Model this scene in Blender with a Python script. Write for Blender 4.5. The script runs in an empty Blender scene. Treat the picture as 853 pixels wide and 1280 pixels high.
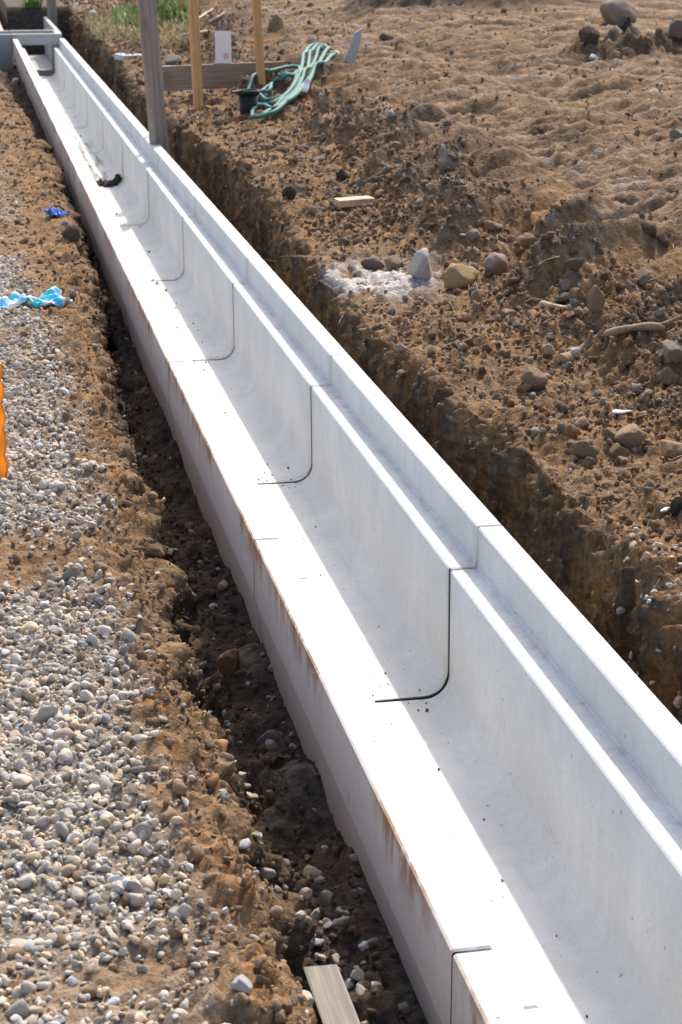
import bpy, bmesh, math, random
import numpy as np
from mathutils import Vector, Matrix, Quaternion

random.seed(11)
RNG = np.random.default_rng(11)
sc = bpy.context.scene
COL = sc.collection
F32 = np.float32

# ------------------------------------------------------------------ camera
FPX, CX, CY, CAMZ = 2400.0, 426.5, 640.0, 1.926
PITCH, YAW = math.radians(17.31), math.radians(10.946)
_fh = Vector((math.sin(YAW), math.cos(YAW), 0))
_right = Vector((math.cos(YAW), -math.sin(YAW), 0))
_fwd = _fh * math.cos(PITCH) + Vector((0, 0, -math.sin(PITCH)))
_dn = -_fh * math.sin(PITCH) + Vector((0, 0, -math.cos(PITCH)))
CAMP = Vector((0, 0, CAMZ))

def ray(px, py):
    return (_fwd + _right * ((px - CX) / FPX) + _dn * ((py - CY) / FPX)).normalized()

cd = bpy.data.cameras.new('camera')
cam = bpy.data.objects.new('camera', cd)
COL.objects.link(cam)
cam.matrix_world = Matrix.Translation(CAMP) @ Matrix((_right, -_dn, -_fwd)).transposed().to_4x4()
cd.sensor_fit = 'VERTICAL'; cd.sensor_height = 36.0; cd.sensor_width = 24.0
cd.lens = FPX * 36.0 / 1280.0
cd.clip_start = 0.05; cd.clip_end = 2000
cd.dof.use_dof = True; cd.dof.focus_distance = 4.6; cd.dof.aperture_fstop = 13
sc.camera = cam

# ------------------------------------------------------------------ light
SUN = Vector((0.365, 0.80, 1.0)).normalized()
w = bpy.data.worlds.new('World'); sc.world = w; w.use_nodes = True
nt = w.node_tree; bg = nt.nodes['Background']
sky = nt.nodes.new('ShaderNodeTexSky'); sky.sky_type = 'NISHITA'; sky.sun_disc = False
sky.sun_elevation = math.asin(SUN.z); sky.sun_rotation = math.atan2(SUN.x, SUN.y)
sky.dust_density = 4.0; sky.air_density = 1.0; sky.ozone_density = 1.0
nt.links.new(sky.outputs[0], bg.inputs[0]); bg.inputs[1].default_value = 0.15
sl = bpy.data.lights.new('sun', 'SUN'); sl.energy = 2.3; sl.angle = math.radians(0.9); sl.color = (1.0, 0.93, 0.84)
so = bpy.data.objects.new('sun', sl); COL.objects.link(so); so.location = (10, 20, 30)
so.rotation_euler = (-SUN).to_track_quat('-Z', 'Y').to_euler()
vs = sc.view_settings
vs.view_transform = 'Standard'; vs.look = 'None'; vs.gamma = 1.0; vs.use_curve_mapping = False; vs.exposure = 0.88

# ------------------------------------------------------------------ noise
_g = RNG.normal(size=(256, 3)); GRAD = (_g / np.linalg.norm(_g, axis=1)[:, None]).astype(F32) * 1.5
PERM = RNG.permutation(256).astype(np.int32); PERM = np.concatenate([PERM, PERM])

def hsh(a, b, c):
    return PERM[PERM[PERM[a & 255] + (b & 255)] + (c & 255)]

def perlin(x, y, z):
    x = np.asarray(x, F32); y = np.asarray(y, F32); z = np.asarray(z, F32)
    ix, iy, iz = np.floor(x).astype(np.int32), np.floor(y).astype(np.int32), np.floor(z).astype(np.int32)
    fx, fy, fz = x - ix, y - iy, z - iz
    u, v, q = (t * t * t * (t * (t * 6 - 15) + 10) for t in (fx, fy, fz))
    out = np.zeros_like(x)
    for dx in (0, 1):
        wx = u if dx else 1 - u
        for dy in (0, 1):
            wy = v if dy else 1 - v
            for dz in (0, 1):
                g = GRAD[hsh(ix + dx, iy + dy, iz + dz)]
                d = g[..., 0] * (fx - dx) + g[..., 1] * (fy - dy) + g[..., 2] * (fz - dz)
                out += d * wx * wy * (q if dz else 1 - q)
    return out

def fbm(x, y, z, octv=3, gain=.5):
    o = 0; a = 1.0; k = 1.0
    for i in range(octv):
        o = o + a * perlin(x * k + i * 17.3, y * k + i * 5.1, z * k - i * 9.7); a *= gain; k *= 2.03
    return o

def worley(x, y, z):
    """distance to nearest and second nearest feature point, and a random value of the nearest"""
    x = np.asarray(x, F32); y = np.asarray(y, F32); z = np.asarray(z, F32)
    ix, iy, iz = np.floor(x).astype(np.int32), np.floor(y).astype(np.int32), np.floor(z).astype(np.int32)
    f1 = np.full(x.shape, 9., F32); f2 = np.full(x.shape, 9., F32); idv = np.zeros(x.shape, F32)
    for dx in (-1, 0, 1):
        for dy in (-1, 0, 1):
            for dz in (-1, 0, 1):
                a, b, c = ix + dx, iy + dy, iz + dz
                h = hsh(a, b, c)
                px = a + PERM[h + 7] / 255.; py = b + PERM[h + 91] / 255.; pz = c + PERM[h + 173] / 255.
                d = np.sqrt((px - x) ** 2 + (py - y) ** 2 + (pz - z) ** 2).astype(F32)
                n = d < f1
                f2 = np.where(n, f1, np.minimum(f2, d)); f1 = np.where(n, d, f1)
                idv = np.where(n, PERM[h + 33] / 255., idv)
    return f1, f2, idv

def sstep(a, b, x):
    t = np.clip((np.asarray(x, float) - a) / (b - a), 0, 1); return t * t * (3 - 2 * t)

# ------------------------------------------------------------------ mesh helpers
def mesh_np(name, V, faces, mat=None, smooth=True, attrs=None):
    """V (n,3); faces (m,k) index array of one face size"""
    V = np.asarray(V, F32); faces = np.asarray(faces, np.int32)
    me = bpy.data.meshes.new(name); m, k = faces.shape
    me.vertices.add(len(V)); me.vertices.foreach_set('co', V.ravel())
    me.loops.add(m * k); me.loops.foreach_set('vertex_index', faces.ravel())
    me.polygons.add(m); me.polygons.foreach_set('loop_start', np.arange(0, m * k, k, dtype=np.int32))
    if smooth: me.polygons.foreach_set('use_smooth', np.ones(m, bool))
    me.update(calc_edges=True)
    for an, arr in (attrs or {}).items():
        at = me.attributes.new(an, 'FLOAT_COLOR', 'POINT')
        at.data.foreach_set('color', np.asarray(arr, F32).ravel())
    if mat: me.materials.append(mat)
    return me

def link(name, me, parent=None, loc=None):
    o = bpy.data.objects.new(name, me); COL.objects.link(o)
    if parent: o.parent = parent
    if loc is not None: o.location = loc
    return o

def tag(o, label=None, cat=None, group=None, kind=None):
    if label: o['label'] = label
    if cat: o['category'] = cat
    if group: o['group'] = group
    if kind: o['kind'] = kind
    return o

def empty(name, loc=(0, 0, 0), rz=0):
    o = bpy.data.objects.new(name, None); COL.objects.link(o); o.location = loc; o.rotation_euler = (0, 0, rz)
    o.empty_display_size = .1
    return o

def bm_obj(name, bm, mat, parent=None, loc=None, smooth=False):
    me = bpy.data.meshes.new(name)
    bmesh.ops.recalc_face_normals(bm, faces=bm.faces)
    bm.to_mesh(me); bm.free()
    if smooth:
        for p in me.polygons: p.use_smooth = True
    me.materials.append(mat)
    return link(name, me, parent, loc)

def bm_box(sx, sy, sz, cut=1, bev=.004, wob=0.0, seed=0, z0=True):
    """a bevelled, slightly warped box; base at z = 0 when z0"""
    bm = bmesh.new(); bmesh.ops.create_cube(bm, size=1)
    bmesh.ops.scale(bm, vec=(sx, sy, sz), verts=bm.verts)
    if z0: bmesh.ops.translate(bm, vec=(0, 0, sz / 2), verts=bm.verts)
    if bev: bmesh.ops.bevel(bm, geom=list(bm.edges), offset=bev, segments=2, affect='EDGES', profile=.6)
    if cut > 1:
        ax = max(range(3), key=lambda i: (sx, sy, sz)[i])
        ed = [e for e in bm.edges if abs((e.verts[0].co - e.verts[1].co)[ax]) > .5 * (sx, sy, sz)[ax]]
        bmesh.ops.subdivide_edges(bm, edges=ed, cuts=cut, use_grid_fill=True)
    if wob:
        r = random.Random(seed); ph = [r.uniform(0, 6.28) for _ in range(6)]; L = max(sx, sy, sz)
        for v in bm.verts:
            t = (v.co.x if sx == L else v.co.y if sy == L else v.co.z) / L
            v.co.x += wob * math.sin(3.1 * t + ph[0]) * (sx != L); v.co.y += wob * math.sin(2.7 * t + ph[1]) * (sy != L)
            v.co.z += wob * .5 * math.sin(3.7 * t + ph[2]) * (sz != L)
    return bm

def catmull(P, n=8, closed=False):
    P = [Vector(p) for p in P]; out = []
    for i in range(len(P) - 1):
        a = P[max(i - 1, 0)]; b = P[i]; c = P[i + 1]; d = P[min(i + 2, len(P) - 1)]
        for k in range(n):
            t = k / n
            out.append(.5 * ((2 * b) + (c - a) * t + (2 * a - 5 * b + 4 * c - d) * t * t + (3 * b - a - 3 * c + d) * t ** 3))
    out.append(P[-1]); return out

def tube_mesh(name, path, rad, seg=10, mat=None):
    V = []; F = []; n = len(path); up = Vector((.13, .21, 1)).normalized()
    for i, p in enumerate(path):
        t = (path[min(i + 1, n - 1)] - path[max(i - 1, 0)]).normalized()
        u = (up - t * up.dot(t)).normalized(); v = t.cross(u); up = u
        r = rad(i / (n - 1)) if callable(rad) else rad
        for k in range(seg):
            a = 2 * math.pi * k / seg
            V.append(p + (u * math.cos(a) + v * math.sin(a)) * r)
    for i in range(n - 1):
        for k in range(seg):
            F.append((i * seg + k, i * seg + (k + 1) % seg, (i + 1) * seg + (k + 1) % seg, (i + 1) * seg + k))
    F.append(tuple(reversed(range(seg)))); F.append(tuple(range((n - 1) * seg, n * seg)))
    me = bpy.data.meshes.new(name); me.from_pydata([tuple(v) for v in V], [], F); me.update()
    for q in me.polygons: q.use_smooth = True
    if mat: me.materials.append(mat)
    return me

# ------------------------------------------------------------------ material helpers
class NB:
    def __init__(s, name):
        s.m = bpy.data.materials.new(name); s.m.use_nodes = True; s.t = s.m.node_tree
        s.b = s.t.nodes['Principled BSDF']; s.b.inputs['Roughness'].default_value = .85
        s.b.inputs['Specular IOR Level'].default_value = .3
    def n(s, typ, **kw):
        x = s.t.nodes.new('ShaderNode' + typ)
        for k, v in kw.items(): setattr(x, k, v)
        return x
    def set(s, sock, v):
        if isinstance(v, bpy.types.NodeSocket): s.t.links.new(v, sock)
        elif v is not None: sock.default_value = v
    def math(s, op, a, b=None, c=None, clamp=False):
        x = s.n('Math', operation=op, use_clamp=clamp)
        for i, v in enumerate((a, b, c)):
            if v is not None: s.set(x.inputs[i], v)
        return x.outputs[0]
    def mix(s, f, a, b, mode='MIX'):
        x = s.n('Mix', data_type='RGBA', blend_type=mode)
        s.set(x.inputs['Factor'], f)
        for k, v in (('A', a), ('B', b)):
            i = [q for q in x.inputs if q.name == k and q.type == 'RGBA'][0]
            s.set(i, v if isinstance(v, bpy.types.NodeSocket) else (*v, 1))
        return [q for q in x.outputs if q.type == 'RGBA'][0]
    def rng(s, v, a, b, c=0., d=1., smooth=True):
        x = s.n('MapRange', interpolation_type='SMOOTHSTEP' if smooth else 'LINEAR')
        s.set(x.inputs[0], v)
        for i, q in enumerate((a, b, c, d)): s.set(x.inputs[1 + i], q)
        return x.outputs[0]
    def pos(s): return s.n('NewGeometry').outputs['Position']
    def obj(s): return s.n('TexCoord').outputs['Object']
    def scale(s, v, sx, sy, sz):
        x = s.n('Mapping'); s.set(x.inputs['Vector'], v); x.inputs['Scale'].default_value = (sx, sy, sz); return x.outputs[0]
    def noise(s, v, sc_, det=4, rough=.55, dist=0):
        x = s.n('TexNoise'); s.set(x.inputs['Vector'], v); x.inputs['Scale'].default_value = sc_
        x.inputs['Detail'].default_value = det; x.inputs['Roughness'].default_value = rough; x.inputs['Distortion'].default_value = dist
        return x.outputs['Fac']
    def voro(s, v, sc_, feat='F1'):
        x = s.n('TexVoronoi', feature=feat); s.set(x.inputs['Vector'], v); x.inputs['Scale'].default_value = sc_
        return x.outputs['Distance'], x.outputs.get('Color')
    def xyz(s, v):
        x = s.n('SeparateXYZ'); s.set(x.inputs[0], v); return x.outputs
    def attr(s, name):
        x = s.n('Attribute', attribute_name=name); c = s.n('SeparateColor'); s.t.links.new(x.outputs['Color'], c.inputs[0])
        return x.outputs['Color'], c.outputs, x.outputs['Alpha']
    def bump(s, h, strength=.5, dist=.01):
        x = s.n('Bump'); x.inputs['Strength'].default_value = strength; x.inputs['Distance'].default_value = dist
        s.set(x.inputs['Height'], h); s.t.links.new(x.outputs[0], s.b.inputs['Normal'])
    def color(s, c): s.set(s.b.inputs['Base Color'], c if isinstance(c, bpy.types.NodeSocket) else (*c, 1))
    def rough(s, r): s.set(s.b.inputs['Roughness'], r)

def plain(name, c, rough=.7, var=.15, scale=30, bump=.2, bd=.003, spec=.3):
    b = NB(name); v = b.obj(); n = b.noise(v, scale, 5, .6)
    b.color(b.mix(n, tuple(x * (1 - var) for x in c), tuple(min(1, x * (1 + var)) for x in c)))
    b.rough(rough); b.b.inputs['Specular IOR Level'].default_value = spec
    if bump: b.bump(b.noise(v, scale * 2.3, 5, .65), bump, bd)
    return b.m

# concrete of the channel: fair-faced pale precast, pinholes, faint streaks, rust and soil stains, painted bounce tint
def mat_channel():
    b = NB('precast_concrete'); P = b.pos(); X, Y, Z = b.xyz(P); N = b.n('NewGeometry').outputs['Normal']; nx, ny, nz = b.xyz(N)
    big = b.noise(P, 3.2, 5, .6); fine = b.noise(P, 60, 4, .6); vert = b.noise(b.scale(P, 14, 14, 1.2), 1.0, 4, .6)
    c = b.mix(b.rng(big, .3, .7), (.545, .55, .54), (.635, .64, .632))
    c = b.mix(b.math('MULTIPLY', b.rng(vert, .45, .75), .35), c, (.53, .52, .49))
    c = b.mix(b.math('MULTIPLY', b.rng(fine, .50, .72), .34), c, (.45, .45, .445))
    c = b.mix(b.math('MULTIPLY', b.rng(b.noise(P, 17, 6, .7), .50, .70), .28), c, (.44, .445, .44))
    # yellow-green runs low on the walls at the joints (object space: a section is 2 m, centred)
    oy = b.xyz(b.obj())[1]; end = b.rng(b.math('ADD', b.math('ABSOLUTE', oy), b.math('MULTIPLY', big, .08)), .95, 1.03)
    runs = b.math('MULTIPLY', end, b.rng(b.noise(b.scale(P, 40, 40, 5), 1.0, 3), .35, .7))
    c = b.mix(b.math('MULTIPLY', runs, .62), c, (.33, .32, .25))
    # wash marks along the floor
    floorm = b.math('MULTIPLY', b.rng(Z, .12, .05), b.rng(nz, .3, .8))
    wash = b.rng(b.noise(b.scale(P, 9, 2.2, 9), 1.0, 6, .65, .8), .52, .74)
    c = b.mix(b.math('MULTIPLY', b.math('MULTIPLY', floorm, wash), .30), c, (.40, .405, .40))
    silt = b.math('MULTIPLY', b.rng(Y, 12.5, 15.0), b.rng(b.noise(b.scale(P, 12, .9, 12), 1.0, 6, .6, .5), .46, .62))
    silt = b.math('MULTIPLY', silt, b.rng(Y, 19.5, 15.8))
    silt = b.math('MULTIPLY', b.math('MULTIPLY', silt, floorm), b.rng(b.math('ABSOLUTE', b.math('SUBTRACT', X, 1.0)), .12, .05))
    c = b.mix(b.math('MULTIPLY', silt, .85), c, (.10, .095, .075))
    # dust gathered in the corner of the rebate
    reb = b.math('MULTIPLY', b.math('MULTIPLY', b.rng(Z, .36, .343), b.rng(Z, .325, .338)), b.rng(X, 1.15, 1.21))
    c = b.mix(b.math('MULTIPLY', reb, b.math('MULTIPLY', b.rng(b.noise(P, 22, 5), .48, .68), .4)), c, (.22, .215, .19))
    # pin holes
    d, _ = b.voro(P, 55); d2, _ = b.voro(P, 13); hole = b.math('MULTIPLY', b.rng(d, .15, .08), b.rng(b.noise(P, 9, 2), .50, .62)); hole = b.math('MAXIMUM', hole, b.math('MULTIPLY', b.rng(d2, .065, .04), .9))
    c = b.mix(b.math('MULTIPLY', hole, .75), c, (.16, .155, .15))
    # outer face: bounce light from the soil painted in as colour, and rust runs
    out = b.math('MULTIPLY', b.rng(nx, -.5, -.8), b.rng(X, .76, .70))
    bounce_tint = b.math('ADD', b.math('MULTIPLY', b.noise(b.scale(P, 3, 3, 12), 1.0, 6, .65), .5), b.rng(Z, .31, .02, 0, .45))
    c = b.mix(b.math('MULTIPLY', out, b.rng(bounce_tint, .1, .9, .45, .9)), c, (.84, .62, .44))
    where = b.rng(b.noise(b.scale(P, 0, 1, 0), 1.7, 2, .5), .42, .53)
    st = b.rng(b.noise(b.scale(P, 0, 17, 5), 1.0, 6, .65, .5), .42, .56)
    drip = b.math('MULTIPLY', b.math('MULTIPLY', where, st), b.rng(Z, .35, .452))
    c = b.mix(b.math('MULTIPLY', out, b.math('MULTIPLY', drip, .9)), c, (.36, .14, .045))
    edge = b.math('MULTIPLY', b.math('MULTIPLY', where, b.rng(Z, .425, .455)), b.rng(b.noise(P, 25, 4), .4, .6))
    c = b.mix(b.math('MULTIPLY', out, b.math('MULTIPLY', edge, .75)), c, (.46, .24, .09))
    scr = b.rng(b.noise(b.scale(P, 30, 60, 8), 1.0, 4, .7), .62, .72)
    c = b.mix(b.math('MULTIPLY', out, b.math('MULTIPLY', scr, .5)), c, (.22, .17, .14))
    # splashed mud along the foot of the outer face
    mud = b.math('MULTIPLY', out, b.rng(b.math('ADD', Z, b.math('MULTIPLY', b.noise(b.scale(P, 0, 22, 4), 1.0, 4), .14)), .10, .05))
    c = b.mix(b.math('MULTIPLY', mud, .7), c, (.13, .105, .085))
    c = b.mix(b.rng(b.math('ABSOLUTE', ny), .75, .9), c, (.045, .047, .043))     # joint faces smeared with mastic
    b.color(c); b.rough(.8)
    h = b.math('SUBTRACT', b.math('ADD', b.math('MULTIPLY', fine, .25), b.math('MULTIPLY', big, .15)), b.math('MULTIPLY', hole, 1.2))
    b.bump(h, .35, .004)
    return b.m

def mat_ground():
    b = NB('site_soil'); P = b.pos(); _, Z, A = b.attr('zone'); R, G, B = Z[0], Z[1], Z[2]
    n1 = b.noise(P, 5, 6, .62, .3); n2 = b.noise(P, 34, 6, .65); n3 = b.noise(P, 130, 4, .7)
    c = b.mix(b.rng(n1, .32, .68), (.128, .072, .036), (.25, .156, .084))
    c = b.mix(b.math('MULTIPLY', b.rng(n2, .48, .70), .65), c, (.36, .25, .148))
    c = b.mix(b.math('MULTIPLY', b.rng(n2, .46, .30), .7), c, (.075, .046, .027))
    c = b.mix(b.math('MULTIPLY', b.rng(n3, .60, .78), .45), c, (.42, .37, .31))
    c = b.mix(B, c, b.mix(b.rng(n2, .35, .65), (.235, .110, .040), (.365, .220, .100)))                 # ochre clay
    steep = b.rng(b.xyz(b.n('NewGeometry').outputs['True Normal'])[2], .62, .25)
    vs_ = b.noise(b.scale(P, 38, 38, 3.2), 1.0, 5, .65, .25); vs2 = b.noise(b.scale(P, 17, 17, 2), 1.0, 4, .6)
    c = b.mix(b.math('MULTIPLY', steep, b.rng(vs_, .50, .62, 0, .8)), c, (.36, .20, .085))
    c = b.mix(b.math('MULTIPLY', steep, b.rng(vs2, .50, .36, 0, .75)), c, (.085, .062, .038))
    c = b.mix(R, c, b.mix(b.rng(n2, .35, .65), (.215, .185, .15), (.38, .335, .28)))                 # grey grit
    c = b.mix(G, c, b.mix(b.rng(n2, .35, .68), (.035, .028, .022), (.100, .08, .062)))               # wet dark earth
    c = b.mix(A, c, b.mix(b.rng(n3, .35, .65), (.38, .35, .32), (.60, .575, .545)))                    # spilled lime / cement
    b.color(c); b.rough(.95); b.b.inputs['Specular IOR Level'].default_value = .12
    d, _ = b.voro(P, 90)
    h = b.math('ADD', b.math('MULTIPLY', n2, .9), b.math('ADD', b.math('MULTIPLY', n3, .45), b.math('MULTIPLY', d, -.35)))
    b.bump(h, .9, .012)
    return b.m

def mat_loose(name, rough=.9, grain=70, bump=.4):
    """loose stones and clods: colour carried per piece"""
    b = NB(name); P = b.pos(); c, _, _ = b.attr('tint')
    n = b.noise(P, grain, 5, .65)
    d = b.mix(b.rng(n, .35, .65, 0, .5), c, (.62, .6, .56), 'MULTIPLY')
    b.color(d); b.rough(rough); b.b.inputs['Specular IOR Level'].default_value = .2
    b.bump(n, bump, .006); return b.m

M_CH = mat_channel(); M_GR = mat_ground(); M_ST = mat_loose('gravel_stone'); M_CL = mat_loose('soil_clod', .95, 110, .7)
M_SEAL = plain('joint_mastic', (.014, .016, .015), .8)
M_PIT = plain('grey_pit_concrete', (.42, .40, .37), .85, .18, 7, .3)
M_TIM = None
def mat_wood(name, c1, c2, axis='z', rough=.75):
    b = NB(name); v = b.obj()
    s = {'z': (60, 60, 2.2), 'x': (2.2, 60, 60), 'y': (60, 2.2, 60)}[axis]
    n = b.noise(b.scale(v, *s), 1.0, 6, .6, .4); m = b.noise(v, 6, 4)
    c = b.mix(b.rng(n, .3, .7), c1, c2); c = b.mix(b.rng(m, .5, .8, 0, .5), c, tuple(x * .55 for x in c1))
    b.color(c); b.rough(rough); b.bump(n, .35, .003); return b.m
M_STAKE = mat_wood('fresh_timber', (.50, .25, .095), (.66, .39, .18))
M_POST = mat_wood('weathered_post', (.21, .165, .13), (.34, .285, .24))
M_PLANK = mat_wood('weathered_plank', (.20, .145, .105), (.34, .26, .19), 'x')
M_OFF = mat_wood('grey_offcut', (.20, .175, .145), (.33, .295, .25), 'y')
M_BLOCK = mat_wood('sawn_block', (.46, .30, .19), (.58, .42, .30), 'x')
M_HOSE = plain('green_hose_rubber', (.055, .185, .158), .58, .2, 12, .08, .001, .25)
M_BRASS = plain('pale_fitting', (.62, .6, .55), .4, .1)
M_BLACK = plain('black_plastic', (.012, .012, .013), .45, .3, 14, .05)
M_WHITE = plain('white_card', (.80, .79, .80), .6, .04, 20, .05)
M_ORANGE = plain('orange_plastic_net', (.92, .43, .07), .8, .12, 40, .1)

# ------------------------------------------------------------------ the ground: one sheet from cross-sections
def lerp_tab(y, tab):
    t = np.array(sorted(tab)); return np.interp(y, t[:, 0], t[:, 1])

XR = [(-9, 1.45), (1.0, 1.46), (3.67, 1.458), (4.06, 1.44), (4.38, 1.444), (4.67, 1.435), (5.1, 1.475), (5.27, 1.435), (5.9, 1.415), (6.53, 1.365), (7.3, 1.42),
      (8.0, 1.43), (8.42, 1.45), (9.9, 1.57), (11.4, 1.60), (12.5, 1.55), (14.0, 1.48), (17.2, 1.47), (20, 1.60), (26, 1.66), (40, 1.7)]
XL = [(-9, .40), (2.3, .42), (3.1, .405), (3.4, .413), (3.76, .373), (4.15, .388), (4.6, .407), (5.95, .409), (7.2, .444), (8.8, .50), (11.5, .512), (15.3, .455), (18, .36), (21, .22), (26, .10), (40, .1)]
ys = list(-np.geomspace(90, 1.2, 10)) + list(np.arange(-.8, 1.9, .10))
y = 1.9
while y < 36: ys.append(y); y += max(.008, .0021 * y)
while y < 700: ys.append(y); y *= 1.10
ys = np.array(ys); NY = len(ys)
xr = lerp_tab(ys, XR) + .030 * fbm(ys * 2.3, ys * 0, ys * 0 + 3.3, 3); xl = lerp_tab(ys, XL) + .018 * fbm(ys * 2.9, ys * 0, ys * 0 + 8.1, 3)
far = sstep(12, 26, ys)
ridge = 2.52 + .06 * np.clip(ys - 8, 0, 40) + .10 * fbm(ys * .5, ys * 0, ys * 0 + 1.7, 2)
zl = .42 + .05 * far
zb = np.where(ys < 30, .12 - .11 * sstep(2.9, 3.8, ys), 0) + .02 * np.sin(ys * 3)
ctrl = [  # (x, z, number of columns up to it)
    (np.full(NY, -260.), zl, 1), (np.full(NY, -2.5), zl, 8), (np.full(NY, -.5), zl, 16), (xl - .07, zl + .005, 84), (xl, zl - .025, 9),
    (xl + .045, zl - .25, 14), (xl + .09, zb + .04, 16), (np.full(NY, .60), zb + .10, 18), (np.full(NY, .705), zb + .145, 10),
    (np.full(NY, .74), np.full(NY, -.18), 2), (np.full(NY, 1.19), np.full(NY, -.18), 3), (np.full(NY, 1.24), np.full(NY, -.14), 2),
    (xr - .06, np.full(NY, -.10), 12), (xr - .015, np.full(NY, .445), 60), (xr + .02, np.full(NY, .505), 12), (xr + .42, np.full(NY, .535), 52),
    (ridge, .77 - .04 * far, 92), (ridge + .6, .83 - .05 * far, 46), (ridge + 3.2, np.full(NY, .86), 100), (ridge + 15, np.full(NY, 1.0), 84), (np.full(NY, 400.), np.full(NY, 1.3), 12)]
SECT = [0, 1, 2, 3, 4, 4.5] + list(range(5, 20))   # zone number along the section
Xs, Zs, Sg = [], [], []
for i in range(1, len(ctrl)):
    (x0, z0, _), (x1, z1, n) = ctrl[i - 1], ctrl[i]
    for k in range(n):
        t = k / n
        if i == 1: t = 1 - (1 - t) ** 3
        if i == 2: t = 1 - (1 - t) ** 2.2
        if i == len(ctrl) - 1: t = t ** 3
        Xs.append(x0 + (x1 - x0) * t); Zs.append(z0 + (z1 - z0) * t); Sg.append(SECT[i - 1] + (SECT[i] - SECT[i - 1]) * t)
Xs.append(ctrl[-1][0]); Zs.append(ctrl[-1][1]); Sg.append(19.)
GX = np.array(Xs).T.astype(float); GZ = np.array(Zs).T.astype(float); SG = np.array(Sg); NX = GX.shape[1]
for _ in range(2):   # round the section off
    GZ[:, 1:-1] = .5 * GZ[:, 1:-1] + .25 * (GZ[:, :-2] + GZ[:, 2:])
GY = np.repeat(ys[:, None], NX, 1)
# the trench ends in a cut face beyond the pit, and there is none behind the camera
k = sstep(29.55, 29.85, GY) * ((SG > 3) & (SG < 14))[None, :]
GZ = GZ * (1 - k) + .60 * k
GZ = np.where((SG < 4)[None, :], GZ + .13 * sstep(27.5, 30, GY), GZ)
sg = np.repeat(SG[None, :], NY, 0)
# zones along the section
bench = sstep(12.6, 13.4, sg) * (1 - sstep(14.4, 15.0, sg)); wallR = sstep(10.8, 11.4, sg) * (1 - sstep(12.4, 13.4, sg))
bank = sstep(14.0, 14.4, sg) * (1 - sstep(14.9, 15.3, sg)); plat = sstep(14.9, 15.3, sg)
right = sstep(10.9, 11.6, sg); left = 1 - sstep(3.4, 4.0, sg); tl = sstep(3.6, 4.3, sg) * (1 - sstep(6.6, 7.0, sg))
near = 1 - sstep(26, 60, GY)
# approximate normals of the smooth section
def normals(X, Y, Z):
    P = np.stack([X, Y, Z], -1); du = np.gradient(P, axis=1); dv = np.gradient(P, axis=0)
    n = np.cross(du, dv); return n / (np.linalg.norm(n, axis=-1, keepdims=True) + 1e-9)
NRM = normals(GX, GY, GZ)
nzz = np.clip(NRM[..., 2], .2, 1)
D = np.zeros_like(GX)
vis = (GY > 1.5) & (GY < 60) & (GX > -1.5)
iv = np.where(vis); px_, py_, pz_ = GX[iv].astype(F32), GY[iv].astype(F32), GZ[iv].astype(F32)
def put(arr):
    o = np.zeros_like(GX); o[iv] = arr; return o
n_big = put(fbm(px_ * 1.3, py_ * 1.3, pz_ * 1.3, 3)); n_mid = put(fbm(px_ * 7, py_ * 7, pz_ * 7, 3)); n_fin = put(fbm(px_ * 36, py_ * 36, pz_ * 36, 3, .6))
w1, w2, wi = worley(px_ * 6.5, py_ * 6.5, pz_ * 6.5); lump = put((np.clip(.62 - w1, 0, 1)) * (wi > .35) * (.5 + wi))
wc1, wc2, wci = worley(px_ * 19 + 5, py_ * 19, pz_ * 19); crumb = put(np.clip(.60 - wc1, 0, 1) * (wci > .3))
crack = put(np.clip(.14 - (w2 - w1), 0, 1))
# drag marks: up the bank they run with the slope, on the plateau across the view
a1 = (px_ * .55 + py_ * .35 + pz_ * .4); a2 = (py_ * .84 - px_ * .54)
streak = put(fbm(a1 * .9, a2 * 4.6, pz_ * .6, 3, .58))
strk2 = put(fbm(px_ * .7 + py_ * .15, py_ * 6.0 - px_ * .5, pz_, 3, .6))
gou = put(fbm(px_ * 4, py_ * 9, pz_ * 1.1, 3, .6)); gou2 = put(fbm(px_ * 16, py_ * 34, pz_ * 3.5, 3, .65)); n_vf = put(np.abs(fbm(px_ * 62, py_ * 62, pz_ * 62, 2, .6)))
n_vf *= 1 - sstep(5.5, 9, GY); n_fin *= 1 - .75 * sstep(6, 12, GY); crumb *= 1 - .4 * sstep(10, 20, GY)
D += right * near * (bench * (.030 * n_big + .018 * n_mid + .050 * lump + .035 * crumb + .012 * n_fin - .010 * n_vf + .018 * streak)
     + wallR * (.030 * n_big + .056 * gou + .042 * gou2 + .012 * n_mid + .014 * n_fin + .020 * crumb - .010 * n_vf)
     + bank * (0.065 * n_big + .125 * streak + .012 * n_mid + .012 * crumb + .010 * lump + .009 * n_fin - .008 * n_vf)
     + plat * (.065 * n_big + .050 * strk2 + .020 * n_mid + .040 * lump + .034 * crumb + .014 * n_fin - .01 * n_vf))
rut = np.exp(-((GX - (ridge[:, None] + .95)) / .22) ** 2) * plat
D += -.05 * rut * near
D += left * near * (.018 * n_big + .010 * n_mid + .014 * crumb + .009 * n_fin - .006 * n_vf)
lipL = sstep(2.6, 3.2, sg) * (1 - sstep(4.4, 5.0, sg))
D += near * lipL * (.026 * n_mid + .026 * lump + .028 * crumb + .012 * n_fin - .012 * n_vf)
D += tl * near * (.026 * n_big + .028 * n_mid + .045 * lump + .022 * crumb + .008 * n_fin)
D = np.clip(D, -.14, .16)
gx, gy, gz = GX + NRM[..., 0] * D, GY + NRM[..., 1] * D * .5, GZ + NRM[..., 2] * D
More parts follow.
